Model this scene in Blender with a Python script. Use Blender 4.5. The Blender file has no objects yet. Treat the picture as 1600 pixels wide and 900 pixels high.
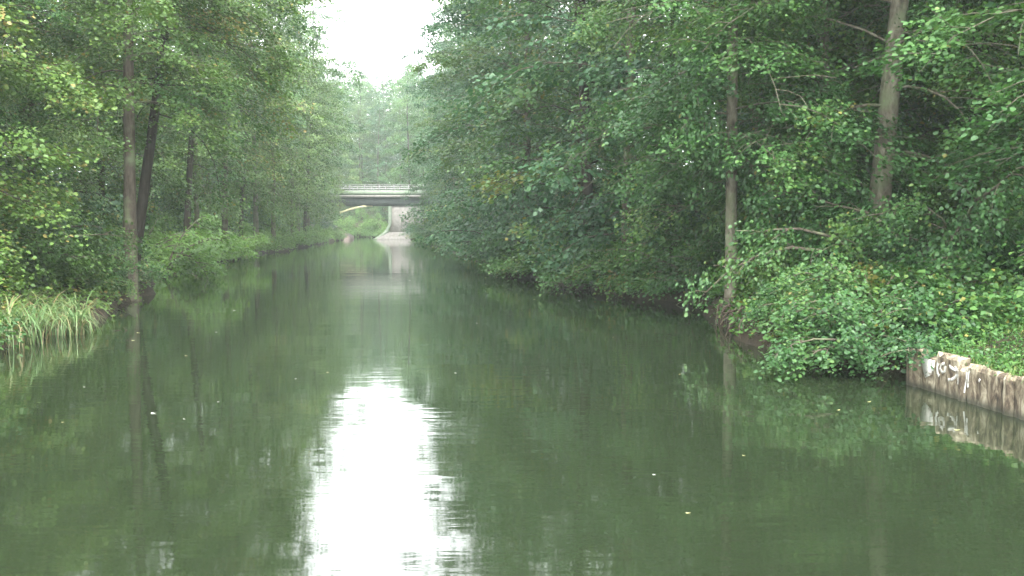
import bpy, math, random
import numpy as np
from mathutils import Vector
sc = bpy.context.scene
col = sc.collection
R = math.radians

# ------------------------------------------------------------------ camera
F = 1600.0; CAMH = 2.3
PITCH = math.atan(103.0 / F)
cd = bpy.data.cameras.new('camera'); cam = bpy.data.objects.new('camera', cd); col.objects.link(cam)
cd.sensor_width = 36; cd.lens = 36; cd.clip_end = 3000; cd.clip_start = 0.1
cam.location = (0, 0, CAMH); cam.rotation_euler = (math.pi / 2 - PITCH, 0, 0)
sc.camera = cam

# ------------------------------------------------------------------ sky, sun, exposure
SUN_EL, SUN_AZ = R(56), R(165)          # sun high behind the viewer, behind thin cloud
w = bpy.data.worlds.new('World'); sc.world = w; w.use_nodes = True
nt = w.node_tree; nt.nodes.clear()
out = nt.nodes.new('ShaderNodeOutputWorld'); bg = nt.nodes.new('ShaderNodeBackground')
sky = nt.nodes.new('ShaderNodeTexSky'); sky.sky_type = 'NISHITA'; sky.sun_disc = False
sky.sun_elevation = SUN_EL; sky.sun_rotation = SUN_AZ
sky.air_density = 1.0; sky.dust_density = 4.0; sky.ozone_density = 1.0
hs = nt.nodes.new('ShaderNodeHueSaturation'); hs.inputs['Saturation'].default_value = 0.22
mx = nt.nodes.new('ShaderNodeMix'); mx.data_type = 'RGBA'; mx.inputs['Factor'].default_value = 0.55
mx.inputs['B'].default_value = (15.0, 15.6, 15.6, 1)
nt.links.new(sky.outputs[0], hs.inputs['Color']); nt.links.new(hs.outputs[0], mx.inputs['A'])
nt.links.new(mx.outputs['Result'], bg.inputs['Color']); bg.inputs['Strength'].default_value = 0.12
nt.links.new(bg.outputs[0], out.inputs[0])
sl = bpy.data.lights.new('sun', 'SUN'); sl.energy = 1.5; sl.angle = R(14); sl.color = (1, .97, .92)
so = bpy.data.objects.new('sun', sl); col.objects.link(so); so.location = (0, 0, 40)
sd = Vector((math.sin(SUN_AZ) * math.cos(SUN_EL), math.cos(SUN_AZ) * math.cos(SUN_EL), math.sin(SUN_EL)))
so.rotation_euler = sd.to_track_quat('Z', 'Y').to_euler()
sc.view_settings.view_transform = 'Standard'; sc.view_settings.look = 'None'
sc.view_settings.exposure = 2.32; sc.view_settings.gamma = 1.0
HAZE = 0.00088
sc.cycles.max_bounces = 7; sc.cycles.diffuse_bounces = 2; sc.cycles.glossy_bounces = 3
sc.cycles.transmission_bounces = 3; sc.cycles.volume_bounces = 1; sc.cycles.transparent_max_bounces = 4
sc.cycles.use_denoising = True

def ray(px, py):
    u = (px - 800) / F; v = (450 - py) / F
    c, s = math.cos(PITCH), math.sin(PITCH)
    return u, c + v * s, -s + v * c
def at(px, py, D):
    """world point seen at photo pixel (px, py) at forward distance D"""
    x, y, z = ray(px, py); k = D / y
    return Vector((x * k, D, CAMH + z * k))

# ------------------------------------------------------------------ canal outline
RB = [(-60, 6.9), (4, 6.35), (11.9, 6.03), (14.45, 5.72), (15.2, 6.2), (16.2, 5.6), (18.6, 4.55), (20.5, 4.4), (23.5, 4.7), (27.7, 5.2), (31, 3.9), (37.6, 1.5), (44, .1),
      (77, -3.6), (102, -7.6), (131, -12.0), (136, -13.5), (150, -17), (157, -21.5), (163, -30), (170, -46), (180, -90), (190, -140), (2000, -2500)]
LB = [(-60, -10.5), (0, -9.4), (17, -9.2), (24, -10.0), (28, -10.4), (33, -12), (42, -15), (54, -16), (69, -18.4), (82, -18.2), (111, -20.9), (136, -22.4), (142, -24), (148, -31), (156, -52), (165, -98), (180, -152), (2000, -2520)]
def wig(y, s):
    a = np.clip((np.asarray(y) - 17) / 8, 0, 1) * np.clip((160 - np.asarray(y)) / 20, 0, 1)
    return a * (.28 * np.sin(y * .9 + s) + .18 * np.sin(y * 2.3 + 2 * s) + .22 * np.sin(y * .41 + 3 * s))
def xr(y): return np.interp(y, [p[0] for p in RB], [p[1] for p in RB]) + wig(y, 1.3)
def xl(y): return np.interp(y, [p[0] for p in LB], [p[1] for p in LB]) + wig(y, 4.1)
PD = [-1.2, -.5, -.12, 0, .1, .28, .5, .9, 1.5, 2.3, 3.5, 5, 7, 10, 14, 20, 30, 50, 90, 200, 700]
PZ = [-1.2, -.7, -.2, -.02, .16, .34, .45, .55, .68, .8, .95, 1.1, 1.25, 1.5, 1.8, 2.0, 2.2, 2.6, 3, 3.5, 4]
def gz(x, y):
    """ground height"""
    d = np.maximum(np.asarray(x) - xr(y), xl(y) - np.asarray(x))
    z = np.interp(d, PD, PZ)
    far = np.clip((np.asarray(y) - 160) / 60, 0, 1) * np.clip(d / 6, 0, 1)
    n = .09 * np.sin(x * 1.7 + y * .9) + .06 * np.sin(x * .8 - y * 2.1 + 1)
    return z + 5 * far + n * np.clip(d / 1.5, 0, 1)

# ------------------------------------------------------------------ mesh helpers
def mesh_np(name, verts, quads, mat, tint=None, smooth=False):
    verts = np.asarray(verts, dtype=np.float32); quads = np.asarray(quads, dtype=np.int32)
    me = bpy.data.meshes.new(name); nf, k = quads.shape
    me.vertices.add(len(verts)); me.vertices.foreach_set('co', verts.ravel())
    me.loops.add(nf * k); me.loops.foreach_set('vertex_index', quads.ravel())
    me.polygons.add(nf); me.polygons.foreach_set('loop_start', np.arange(nf, dtype=np.int32) * k)
    if smooth: me.polygons.foreach_set('use_smooth', np.ones(nf, dtype=bool))
    me.materials.append(mat); me.update()
    if tint is not None:
        a = me.attributes.new('tint', 'FLOAT', 'FACE'); a.data.foreach_set('value', np.asarray(tint, dtype=np.float32))
    me.validate()
    return me
def link(name, me, parent=None, loc=None):
    o = bpy.data.objects.new(name, me); col.objects.link(o)
    if parent: o.parent = parent
    if loc is not None: o.location = loc
    return o
def tag(o, label, cat, group=None, kind=None):
    if label: o['label'] = label
    if cat: o['category'] = cat
    if group: o['group'] = group
    if kind: o['kind'] = kind
    return o
def empty(name, loc=(0, 0, 0), rz=0):
    o = bpy.data.objects.new(name, None); col.objects.link(o); o.location = loc; o.rotation_euler = (0, 0, rz)
    o.empty_display_size = .3
    return o

class Geo:
    def __init__(s): s.v = []; s.f = []; s.n = 0
    def add(s, v, f):
        v = np.asarray(v, dtype=float); f = np.asarray(f, dtype=int)
        s.v.append(v); s.f.append(f + s.n); s.n += len(v)
    def tube(s, path, rad, k=8, cap=True, rough=0, rng=None):
        P = np.asarray(path, dtype=float); rad = np.asarray(rad, dtype=float); m = len(P)
        T = np.gradient(P, axis=0); T /= np.linalg.norm(T, axis=1)[:, None] + 1e-9
        ref = np.array([1., 0, 0]) if abs(T[0][0]) < .8 else np.array([0, 1., 0])
        U = np.cross(T, ref); U /= np.linalg.norm(U, axis=1)[:, None] + 1e-9
        V = np.cross(T, U)
        a = np.arange(k) * 2 * math.pi / k
        rr = rad[:, None] * np.ones((1, k))
        if rough and rng is not None: rr = rr * (1 + rough * rng.standard_normal((m, k)))
        vv = P[:, None, :] + rr[:, :, None] * (np.cos(a)[None, :, None] * U[:, None, :] + np.sin(a)[None, :, None] * V[:, None, :])
        i = np.arange(m - 1)[:, None] * k; j = np.arange(k)[None, :]; j2 = (j + 1) % k
        f = np.stack([i + j, i + j2, i + k + j2, i + k + j], -1).reshape(-1, 4)
        s.add(vv.reshape(-1, 3), f)
    def box(s, c, h, rz=0, bev=0):
        x, y, z = h
        p = np.array([[a * x, b * y, d * z] for d in (-1, 1) for (a, b) in ((-1, -1), (1, -1), (1, 1), (-1, 1))], dtype=float)
        cs, sn = math.cos(rz), math.sin(rz)
        p = np.c_[p[:, 0] * cs - p[:, 1] * sn, p[:, 0] * sn + p[:, 1] * cs, p[:, 2]] + np.array(c)
        s.add(p, [[0, 3, 2, 1], [4, 5, 6, 7], [0, 1, 5, 4], [1, 2, 6, 5], [2, 3, 7, 6], [3, 0, 4, 7]])
    def mesh(s, name, mat, smooth=False):
        return mesh_np(name, np.concatenate(s.v), np.concatenate(s.f), mat, None, smooth)

# ------------------------------------------------------------------ materials
def newmat(name):
    m = bpy.data.materials.new(name); m.use_nodes = True; t = m.node_tree; t.nodes.clear()
    o = t.nodes.new('ShaderNodeOutputMaterial'); return m, t, o
def N(t, typ, **kw):
    n = t.nodes.new(typ)
    for k, v in kw.items():
        if k in n.inputs: n.inputs[k].default_value = v
        else: setattr(n, k, v)
    return n
def ramp(t, stops):
    r = t.nodes.new('ShaderNodeValToRGB'); e = r.color_ramp.elements
    e[0].position = stops[0][0]; e[0].color = (*stops[0][1], 1); e[1].position = stops[-1][0]; e[1].color = (*stops[-1][1], 1)
    for p, c in stops[1:-1]:
        q = e.new(p); q.color = (*c, 1)
    return r
def leaf_mat(name, stops, trans=.24, gloss=.36, rough=.45, wide=.34):
    m, t, o = newmat(name)
    at_ = N(t, 'ShaderNodeAttribute', attribute_name='tint')
    oi = N(t, 'ShaderNodeObjectInfo')
    mr = N(t, 'ShaderNodeMapRange'); mr.inputs['To Min'].default_value = -wide / 2; mr.inputs['To Max'].default_value = wide / 2
    t.links.new(oi.outputs['Random'], mr.inputs['Value'])
    ad = N(t, 'ShaderNodeMath', operation='ADD'); ad.use_clamp = True
    t.links.new(at_.outputs['Fac'], ad.inputs[0]); t.links.new(mr.outputs[0], ad.inputs[1])
    r = ramp(t, stops); t.links.new(ad.outputs[0], r.inputs[0])
    p = N(t, 'ShaderNodeBsdfPrincipled', Roughness=rough); p.inputs['Specular IOR Level'].default_value = gloss
    t.links.new(r.outputs[0], p.inputs['Base Color'])
    tr = N(t, 'ShaderNodeBsdfTranslucent')
    hsv = N(t, 'ShaderNodeHueSaturation', Value=1.5, Saturation=1.1); hsv.inputs['Hue'].default_value = .485
    t.links.new(r.outputs[0], hsv.inputs['Color']); t.links.new(hsv.outputs[0], tr.inputs['Color'])
    mx = N(t, 'ShaderNodeMixShader'); mx.inputs[0].default_value = trans
    t.links.new(p.outputs[0], mx.inputs[1]); t.links.new(tr.outputs[0], mx.inputs[2]); t.links.new(mx.outputs[0], o.inputs[0])
    return m
def noisy_mat(name, stops, scale=(1, 1, 1), ns=4, rough=.85, bump=.3, bdist=.02, spec=.2, detail=6, extra=None):
    m, t, o = newmat(name)
    tc = N(t, 'ShaderNodeTexCoord'); mp = N(t, 'ShaderNodeMapping'); mp.inputs['Scale'].default_value = scale
    t.links.new(tc.outputs['Object'], mp.inputs[0])
    n = N(t, 'ShaderNodeTexNoise', Scale=ns, Detail=detail, Roughness=.65); t.links.new(mp.outputs[0], n.inputs['Vector'])
    r = ramp(t, stops); t.links.new(n.outputs['Fac'], r.inputs[0])
    p = N(t, 'ShaderNodeBsdfPrincipled', Roughness=rough); p.inputs['Specular IOR Level'].default_value = spec
    b = N(t, 'ShaderNodeBump', Strength=bump, Distance=bdist); t.links.new(n.outputs['Fac'], b.inputs['Height']); t.links.new(b.outputs[0], p.inputs['Normal'])
    colr = r.outputs[0]
    if extra: colr = extra(t, tc, colr)
    t.links.new(colr, p.inputs['Base Color']); t.links.new(p.outputs[0], o.inputs[0])
    return m

LEAF_YG = leaf_mat('leaf_yellow_green', [(0, (.034, .078, .020)), (.35, (.066, .130, .028)), (.7, (.088, .165, .034)), (.93, (.125, .195, .042)), (1, (.20, .17, .05))])
LEAF_BG = leaf_mat('leaf_blue_green', [(0, (.022, .066, .030)), (.4, (.040, .108, .044)), (.75, (.062, .145, .050)), (.97, (.10, .18, .05)), (1, (.15, .17, .04))])
LEAF_MG = leaf_mat('leaf_mid_green', [(0, (.028, .080, .024)), (.4, (.050, .128, .032)), (.75, (.082, .170, .040)), (.97, (.14, .215, .05)), (1, (.21, .20, .05))])
LEAF_NB = leaf_mat('leaf_bush_green', [(0, (.022, .066, .022)), (.4, (.040, .105, .030)), (.75, (.066, .142, .036)), (.97, (.12, .18, .045)), (1, (.17, .15, .045))])
LEAF_LT = leaf_mat('leaf_light_green', [(0, (.07, .145, .04)), (.5, (.11, .215, .055)), (.95, (.16, .28, .065)), (1, (.22, .23, .07))], trans=.38)
REED = leaf_mat('reed_blade', [(0, (.06, .12, .04)), (.5, (.11, .19, .07)), (.75, (.16, .21, .085)), (.92, (.25, .20, .10)), (1, (.20, .14, .08))], trans=.3, gloss=.4)
STRAW = leaf_mat('reed_straw', [(0, (.16, .13, .07)), (1, (.30, .25, .13))], trans=.2, gloss=.3)
GRASSM = leaf_mat('grass_blade', [(0, (.05, .12, .03)), (.6, (.08, .17, .04)), (1, (.2, .2, .07))], trans=.3)
def lichen(t, tc, c):
    n = N(t, 'ShaderNodeTexNoise', Scale=2.2, Detail=4); t.links.new(tc.outputs['Object'], n.inputs['Vector'])
    mr = N(t, 'ShaderNodeMapRange'); mr.inputs['From Min'].default_value = .48; mr.inputs['From Max'].default_value = .66
    t.links.new(n.outputs['Fac'], mr.inputs['Value'])
    m = N(t, 'ShaderNodeMix', data_type='RGBA'); m.inputs['B'].default_value = (.13, .15, .085, 1)
    t.links.new(mr.outputs[0], m.inputs['Factor']); t.links.new(c, m.inputs['A'])
    return m.outputs['Result']
BARK = noisy_mat('bark_brown', [(.3, (.035, .028, .022)), (.55, (.085, .068, .052)), (.8, (.14, .12, .095))], (1, 1, .18), 14, bump=.8, bdist=.03, extra=lichen)
BARK_GREY = noisy_mat('bark_grey', [(.32, (.035, .030, .022)), (.47, (.105, .092, .068)), (.6, (.17, .155, .115)), (.75, (.26, .24, .19))], (1, 1, .38), 9, bump=1, bdist=.04, detail=9, extra=lichen)
BARK_DARK = noisy_mat('bark_dark', [(.3, (.018, .014, .011)), (.6, (.045, .036, .028)), (.85, (.08, .065, .05))], (1, 1, .2), 12, bump=.8, bdist=.03)
ROOTM = noisy_mat('root_wood', [(.3, (.03, .022, .016)), (.55, (.08, .06, .045)), (.85, (.17, .14, .11))], (1, 1, 1), 12, bump=.6)

def soil():
    m, t, o = newmat('soil')
    tc = N(t, 'ShaderNodeTexCoord')
    n = N(t, 'ShaderNodeTexNoise', Scale=.9, Detail=8, Roughness=.65); n2 = N(t, 'ShaderNodeTexNoise', Scale=14, Detail=6, Roughness=.7)
    for q in (n, n2): t.links.new(tc.outputs['Object'], q.inputs['Vector'])
    r1 = ramp(t, [(.3, (.016, .012, .008)), (.6, (.045, .034, .022)), (.8, (.075, .058, .036))]); t.links.new(n2.outputs['Fac'], r1.inputs[0])
    r2 = ramp(t, [(.3, (.02, .035, .010)), (.7, (.05, .075, .02))]); t.links.new(n2.outputs['Fac'], r2.inputs[0])
    sx = N(t, 'ShaderNodeSeparateXYZ'); t.links.new(tc.outputs['Object'], sx.inputs[0])
    hz = N(t, 'ShaderNodeMapRange'); hz.inputs['From Min'].default_value = .3; hz.inputs['From Max'].default_value = .8; t.links.new(sx.outputs['Z'], hz.inputs['Value'])
    ml = N(t, 'ShaderNodeMath', operation='MULTIPLY'); cr = N(t, 'ShaderNodeMapRange'); cr.inputs['From Min'].default_value = .42; cr.inputs['From Max'].default_value = .55
    t.links.new(n.outputs['Fac'], cr.inputs['Value']); t.links.new(cr.outputs[0], ml.inputs[0]); t.links.new(hz.outputs[0], ml.inputs[1])
    m2 = N(t, 'ShaderNodeMix', data_type='RGBA'); t.links.new(ml.outputs[0], m2.inputs['Factor']); t.links.new(r1.outputs[0], m2.inputs['A']); t.links.new(r2.outputs[0], m2.inputs['B'])
    p = N(t, 'ShaderNodeBsdfPrincipled', Roughness=.9); p.inputs['Specular IOR Level'].default_value = .2
    b = N(t, 'ShaderNodeBump', Strength=.8, Distance=.06); t.links.new(n2.outputs['Fac'], b.inputs['Height']); t.links.new(b.outputs[0], p.inputs['Normal'])
    t.links.new(m2.outputs['Result'], p.inputs['Base Color']); t.links.new(p.outputs[0], o.inputs[0]); return m
def water_mat():
    m, t, o = newmat('canal_water')
    tc = N(t, 'ShaderNodeTexCoord')
    mp = N(t, 'ShaderNodeMapping'); mp.inputs['Scale'].default_value = (.45, 1.5, 1); mp.inputs['Rotation'].default_value = (0, 0, R(4))
    t.links.new(tc.outputs['Object'], mp.inputs[0])
    a = N(t, 'ShaderNodeTexNoise', Scale=3.4, Detail=2.5, Roughness=.5, Distortion=.3); t.links.new(mp.outputs[0], a.inputs['Vector'])
    b = N(t, 'ShaderNodeTexNoise', Scale=.5, Detail=2, Roughness=.5); t.links.new(mp.outputs[0], b.inputs['Vector'])
    c = N(t, 'ShaderNodeTexNoise', Scale=.16, Detail=2); t.links.new(tc.outputs['Object'], c.inputs['Vector'])
    cr = N(t, 'ShaderNodeMapRange'); cr.inputs['From Min'].default_value = .38; cr.inputs['From Max'].default_value = .62; cr.inputs['To Min'].default_value = .35; cr.inputs['To Max'].default_value = 1.15
    t.links.new(c.outputs['Fac'], cr.inputs['Value'])
    b1 = N(t, 'ShaderNodeBump', Strength=1, Distance=WAVE_BIG); t.links.new(b.outputs['Fac'], b1.inputs['Height'])
    ml = N(t, 'ShaderNodeMath', operation='MULTIPLY'); t.links.new(a.outputs['Fac'], ml.inputs[0]); t.links.new(cr.outputs[0], ml.inputs[1])
    b2 = N(t, 'ShaderNodeBump', Strength=1, Distance=WAVE_SMALL); t.links.new(ml.outputs[0], b2.inputs['Height']); t.links.new(b1.outputs[0], b2.inputs['Normal'])
    p = N(t, 'ShaderNodeBsdfPrincipled', Roughness=.035, IOR=1.42); p.inputs['Base Color'].default_value = (.0145, .0215, .0105, 1)
    p.inputs['Specular IOR Level'].default_value = 1.0
    t.links.new(b2.outputs[0], p.inputs['Normal']); t.links.new(p.outputs[0], o.inputs[0]); return m
WAVE_BIG, WAVE_SMALL = .005, .0024

# ------------------------------------------------------------------ ground and water
ys = np.concatenate([np.arange(-60, 8, 4), np.arange(8, 62, .4), np.arange(62, 176, 1.), [180, 190, 205, 225, 260, 320, 420, 600, 1000, 1500]])
rows = []
for y in ys:
    l, r = float(xl(y)), float(xr(y)); xs = [l - d for d in PD[::-1]] + [r + d for d in PD]
    xs = np.array(xs); xs = np.maximum.accumulate(xs)
    z = gz(xs, y)
    near = (y < 14.6) & (xs > r - 1.3) & (xs < r + .9)
    z = np.where(near & (xs > r + .02), np.maximum(z, .43), z)
    rows.append(np.c_[xs, np.full(len(xs), y), z])
V = np.concatenate(rows); k = len(rows[0]); n = len(rows); V[:, 0] = np.clip(V[:, 0], -900, 900)
i = np.arange(n - 1)[:, None] * k; j = np.arange(k - 1)[None, :]
Fq = np.stack([i + j, i + j + 1, i + k + j + 1, i + k + j], -1).reshape(-1, 4)
g = link('ground', mesh_np('ground', V, Fq, soil(), None, True)); g['kind'] = 'structure'
wv = [[-200, -50, 0], [30, -50, 0], [30, 185, 0], [-200, 185, 0]]
wo = link('water', mesh_np('water', wv, [[0, 1, 2, 3]], water_mat())); wo['kind'] = 'structure'

# ------------------------------------------------------------------ leaves
def leaves(rng, spr, per, size, mat, name, fine=True, flat=.55, weep=0.0, thick=.12):
    """spr: array of sprays [x y z dx dy radius tint]; per leaves each; a mesh of small folded leaf faces"""
    S = np.repeat(np.asarray(spr, dtype=float), per, axis=0); n = len(S)
    rad = S[:, 5]
    u = rng.uniform(-1, 1, n); v = rng.uniform(-1, 1, n) * .75
    d = np.c_[S[:, 3], S[:, 4], np.zeros(n)]; s = np.c_[-S[:, 4], S[:, 3], np.zeros(n)]
    P = S[:, :3] + d * (u * rad)[:, None] + s * (v * rad)[:, None]
    if weep:
        P = S[:, :3] + (d * u[:, None] + s * v[:, None]) * (rad * .28)[:, None]
        P[:, 2] -= rng.random(n) ** .8 * weep
    else:
        P[:, 2] += rng.standard_normal(n) * thick - .42 * rad * (u * .5 + .5 + .6 * v * v) ** 1.3
    a = rng.uniform(-1.3, 1.3, n)
    L = d * np.cos(a)[:, None] + s * np.sin(a)[:, None]; L[:, 2] -= rng.uniform(.0, .8, n) + (1.2 if weep else 0)
    L /= np.linalg.norm(L, axis=1)[:, None]
    nm = rng.standard_normal((n, 3)) * flat + np.array([0, 0, 1.0]) + d * .35
    Wd = np.cross(nm, L); Wd /= np.linalg.norm(Wd, axis=1)[:, None] + 1e-9
    Nn = np.cross(L, Wd)
    sz = size * rng.uniform(.6, 1.25, n)
    def pt(lu, wu, hu): return P + (L * lu + Wd * wu + Nn * hu) * sz[:, None]
    if fine:
        pts = [pt(0, 0, 0), pt(.3, .40, .10), pt(.78, .32, .07), pt(1.05, 0, -.06), pt(.78, -.32, .07), pt(.3, -.40, .10)]
        Vv = np.stack(pts, 1).reshape(-1, 3); b = np.arange(n)[:, None] * 6
        Q = np.concatenate([b + np.array([[0, 1, 2, 3]]), b + np.array([[0, 3, 4, 5]])], 1).reshape(-1, 4); rep = 2
    else:
        pts = [pt(0, 0, 0), pt(.5, .42, .10), pt(1.05, 0, -.04), pt(.5, -.42, .10)]
        Vv = np.stack(pts, 1).reshape(-1, 3); Q = np.arange(n)[:, None] * 4 + np.array([[0, 1, 2, 3]]); rep = 1
    ti = np.clip(S[:, 6] + rng.normal(0, .13, n), 0, .95)
    odd = rng.random(n) < .012; ti[odd] = 1
    return mesh_np(name, Vv, Q, mat, np.repeat(ti, rep))

def limb_path(rng, p0, az, el, L, droop, m=7, wob=.12):
    P = [np.array(p0, dtype=float)]; st = L / (m - 1)
    for q in range(m - 1):
        az += rng.normal(0, wob); el -= droop / (m - 1) * (1 + .5 * rng.standard_normal())
        P.append(P[-1] + st * np.array([math.cos(az) * math.cos(el), math.sin(az) * math.cos(el), math.sin(el)]))
    return np.array(P)
def branch_out(rng, G, path, r0, sprays, nsub, sublen, srad, zmin=None, t0=.2, sub_spr=4, tube=True):
    m = len(path); L = np.linalg.norm(np.diff(path, axis=0), axis=1).sum()
    if tube: G.tube(path, np.linspace(r0, r0 * .18, m), 6)
    base_t = rng.uniform(.25, .72)
    for q in range(nsub):
        t = t0 + (1 - t0) * (q + rng.random()) / nsub
        f = t * (m - 1); i0 = min(int(f), m - 2); p = path[i0] + (path[i0 + 1] - path[i0]) * (f - i0)
        dv = path[i0 + 1] - path[i0]; az = math.atan2(dv[1], dv[0]) + rng.choice([-1, 1]) * rng.uniform(.5, 1.2)
        sl = sublen * (1.15 - .65 * t) * rng.uniform(.7, 1.3)
        sp = limb_path(rng, p, az, rng.uniform(-.1, .45), sl, rng.uniform(.3, .8), 4)
        if tube: G.tube(sp, np.linspace(r0 * .3, .006, 4), 4)
        ct = np.clip(base_t + rng.normal(0, .10), .02, .95)
        for e in range(sub_spr):
            tt = (e + rng.random()) / sub_spr; ff = .3 + tt * 2.69; ii = min(int(ff), 2); c = sp[ii] + (sp[ii + 1] - sp[ii]) * (ff - ii)
            dd = sp[ii + 1] - sp[ii]; dn = math.hypot(dd[0], dd[1]) + 1e-6
            if zmin is not None and c[2] < zmin: c[2] = zmin + rng.random() * .15
            sprays.append((c[0], c[1], c[2], dd[0] / dn, dd[1] / dn, srad * rng.uniform(.7, 1.25), ct))
    dd = path[-1] - path[-2]; dn = math.hypot(dd[0], dd[1]) + 1e-6
    c = path[-1]
    if zmin is None or c[2] > zmin: sprays.append((c[0], c[1], c[2], dd[0] / dn, dd[1] / dn, srad, base_t))

def tree_mesh(kind, seed, H=19, r=.2, cb=.1, Rm=4.2, nl=46, nsub=9, sublen=1.9, srad=.5, per=16, size=.16, mat=None, bark=None, fine=False,
              lean=(0, 0), asym=.35, droop=.9, weep=0, zmin=.1, avoid=None, shape=.8, wob=.25, sub_spr=4, low=1.0, flat=.55):
    rng = np.random.default_rng(seed); G = Geo(); spr = []
    m = 16; ts = np.linspace(0, 1, m)
    px = lean[0] * H * ts + wob * np.sin(ts * 5 + seed) * ts; py = lean[1] * H * ts + wob * np.cos(ts * 4 + seed * 2) * ts - wob * ts * math.cos(seed * 2)
    path = np.c_[px, py, ts * H - .3 * (ts == 0)]
    rad = r * (1 - ts) ** .75 * .95 + .015; rad[0] *= 1.7; rad[1] *= 1.03
    path = np.insert(path, 1, path[0] * .85 + path[1] * .15 + np.array([0, 0, .1]), 0); rad = np.insert(rad, 1, r * 1.15)
    G.tube(path, rad, 12, rough=.035, rng=rng)
    for q in range(nl):
        t = cb + (1 - cb) * (q + rng.random() * .8) / nl; t = min(t, .985)
        az = q * 2.39996 + rng.normal(0, .35)
        if avoid and t < avoid[2] and abs((az - avoid[0] + math.pi) % (2 * math.pi) - math.pi) < avoid[1]: continue
        tc = (t - cb) / (1 - cb)
        prof = (min(1, .62 * low + tc * 1.8) if tc < .25 else 1.0) * max(0, 1 - (max(0, tc - .25) / .75) ** 2.6) ** shape
        L = Rm * max(prof, .3) * rng.uniform(.72, 1.15) * (1 + asym * math.cos(az))
        el = .25 + 1.0 * tc + rng.normal(0, .15)
        f = t * (m - 1); i0 = min(int(f), m - 2); k2 = i0 + (1 if i0 >= 0 else 0)
        p = np.array([np.interp(t, ts, px), np.interp(t, ts, py), t * H])
        lp = limb_path(rng, p, az, el, L, droop * (1.3 - .5 * tc))
        branch_out(rng, G, lp, max(.012, r * .15 * (1 - t) + .010), spr, max(3, int(nsub * L / Rm)), sublen * min(1, .45 + L / Rm), srad, zmin, .12, sub_spr)
    sp_ = np.array(spr); ph = rng.uniform(0, 6.28, 6); X, Y, Z = sp_[:, 0], sp_[:, 1], sp_[:, 2]
    nz = np.sin(X * 1.5 + ph[0]) * np.sin(Z * 1.25 + ph[1]) + np.sin(Y * 1.7 + ph[2]) * np.sin(Z * 1.9 + ph[3]) + .6 * np.sin(X * 2.9 + Z * .8 + ph[4]) * np.sin(Y * 2.7 + ph[5])
    spr = sp_[nz > -.58]
    wood = G.mesh(kind + '_trunk', bark, True)
    lf = leaves(rng, spr, per, size, mat, kind + '_crown', fine, weep=weep, flat=flat)
    return wood, lf
def bush_mesh(kind, seed, H=3, Rm=2, nst=9, nsub=8, sublen=.9, srad=.34, per=16, size=.09, mat=None, bark=None, fine=False, droop=1.5, zmin=.05, asym=.3, sub_spr=4, flat=.6):
    rng = np.random.default_rng(seed); G = Geo(); spr = []
    for q in range(nst):
        az = q * 2.39996 + rng.normal(0, .3); k_ = rng.random()
        L = (H * .75 + k_ * Rm * .7) * (1 + asym * math.cos(az) * .6) * rng.uniform(.75, 1.15)
        lp = limb_path(rng, (math.cos(az) * .15, math.sin(az) * .15, -.15), az, 1.45 - k_ * .75, L, droop * rng.uniform(.6, 1.15), 8)
        branch_out(rng, G, lp, .03 + .012 * H / 3, spr, nsub, sublen, srad, zmin, .18, sub_spr)
    return G.mesh(kind + '_stem', bark, True), leaves(rng, spr, per, size, mat, kind + '_foliage', fine, flat=flat)

def make_thing(name, parts, loc, rz, s, label, cat, group=None):
    o = empty(name, loc, rz); o.scale = s if hasattr(s, '__len__') else (s, s, s)
    for pn, me in parts: link(pn, me, o)
    return tag(o, label, cat, group)
def dup(src, loc, rz, s, label, group=None):
    r = src.copy(); col.objects.link(r); r.location = loc; r.rotation_euler = (0, 0, rz); r.scale = s if hasattr(s, '__len__') else (s, s, s)
    r['label'] = label
    if group: r['group'] = group
    for ch in src.children:
        c = ch.copy(); col.objects.link(c); c.parent = r
    return r
class Proto:
    def __init__(s, name, cat, meshes, pn=('trunk', 'crown')): s.name = name; s.cat = cat; s.parts = list(zip(pn, meshes)); s.first = None
    def put(s, loc, rz, sc_, label, group=None):
        if s.first is None:
            s.first = make_thing(s.name, s.parts, loc, rz, sc_, label, s.cat, group); return s.first
        return dup(s.first, loc, rz, sc_, label, group)

rnd = random.Random(11)
ORD = 'first second third fourth fifth sixth seventh eighth ninth tenth eleventh twelfth thirteenth fourteenth fifteenth sixteenth seventeenth eighteenth nineteenth twentieth'.split()
ORD += ['twenty-' + o for o in ORD[:9]] + ['thirtieth'] + ['thirty-' + o for o in ORD[:9]]

# generic prototypes
P_ALD1 = Proto('alder_tree', 'tree', tree_mesh('alder_a', 3, H=21, Rm=4.6, nl=54, per=17, size=.17, srad=.55, mat=LEAF_BG, bark=BARK, cb=.06, asym=.35))
P_ALD2 = Proto('alder_tree', 'tree', tree_mesh('alder_b', 8, H=20, Rm=4.2, nl=50, per=17, size=.16, srad=.5, mat=LEAF_MG, bark=BARK_DARK, cb=.08, asym=.4, lean=(.04, .01)))
P_ALD3 = Proto('alder_tree', 'tree', tree_mesh('alder_c', 15, H=20, Rm=4.4, nl=50, per=17, size=.16, srad=.5, mat=LEAF_YG, bark=BARK, cb=.2, asym=.3, lean=(.03, -.02)))
P_ALD4 = Proto('alder_tree', 'tree', tree_mesh('alder_d', 18, H=21, r=.16, Rm=4.2, nl=46, per=17, size=.16, srad=.5, mat=LEAF_MG, bark=BARK_DARK, cb=.2, asym=.25, lean=(.06, .02)))
P_BIR = Proto('weeping_birch', 'tree', tree_mesh('birch', 21, H=22, r=.17, Rm=3.6, nl=54, per=20, size=.12, srad=.8, mat=LEAF_YG, bark=BARK_GREY, cb=.16, weep=1.5, asym=.2, droop=1.1))
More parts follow.
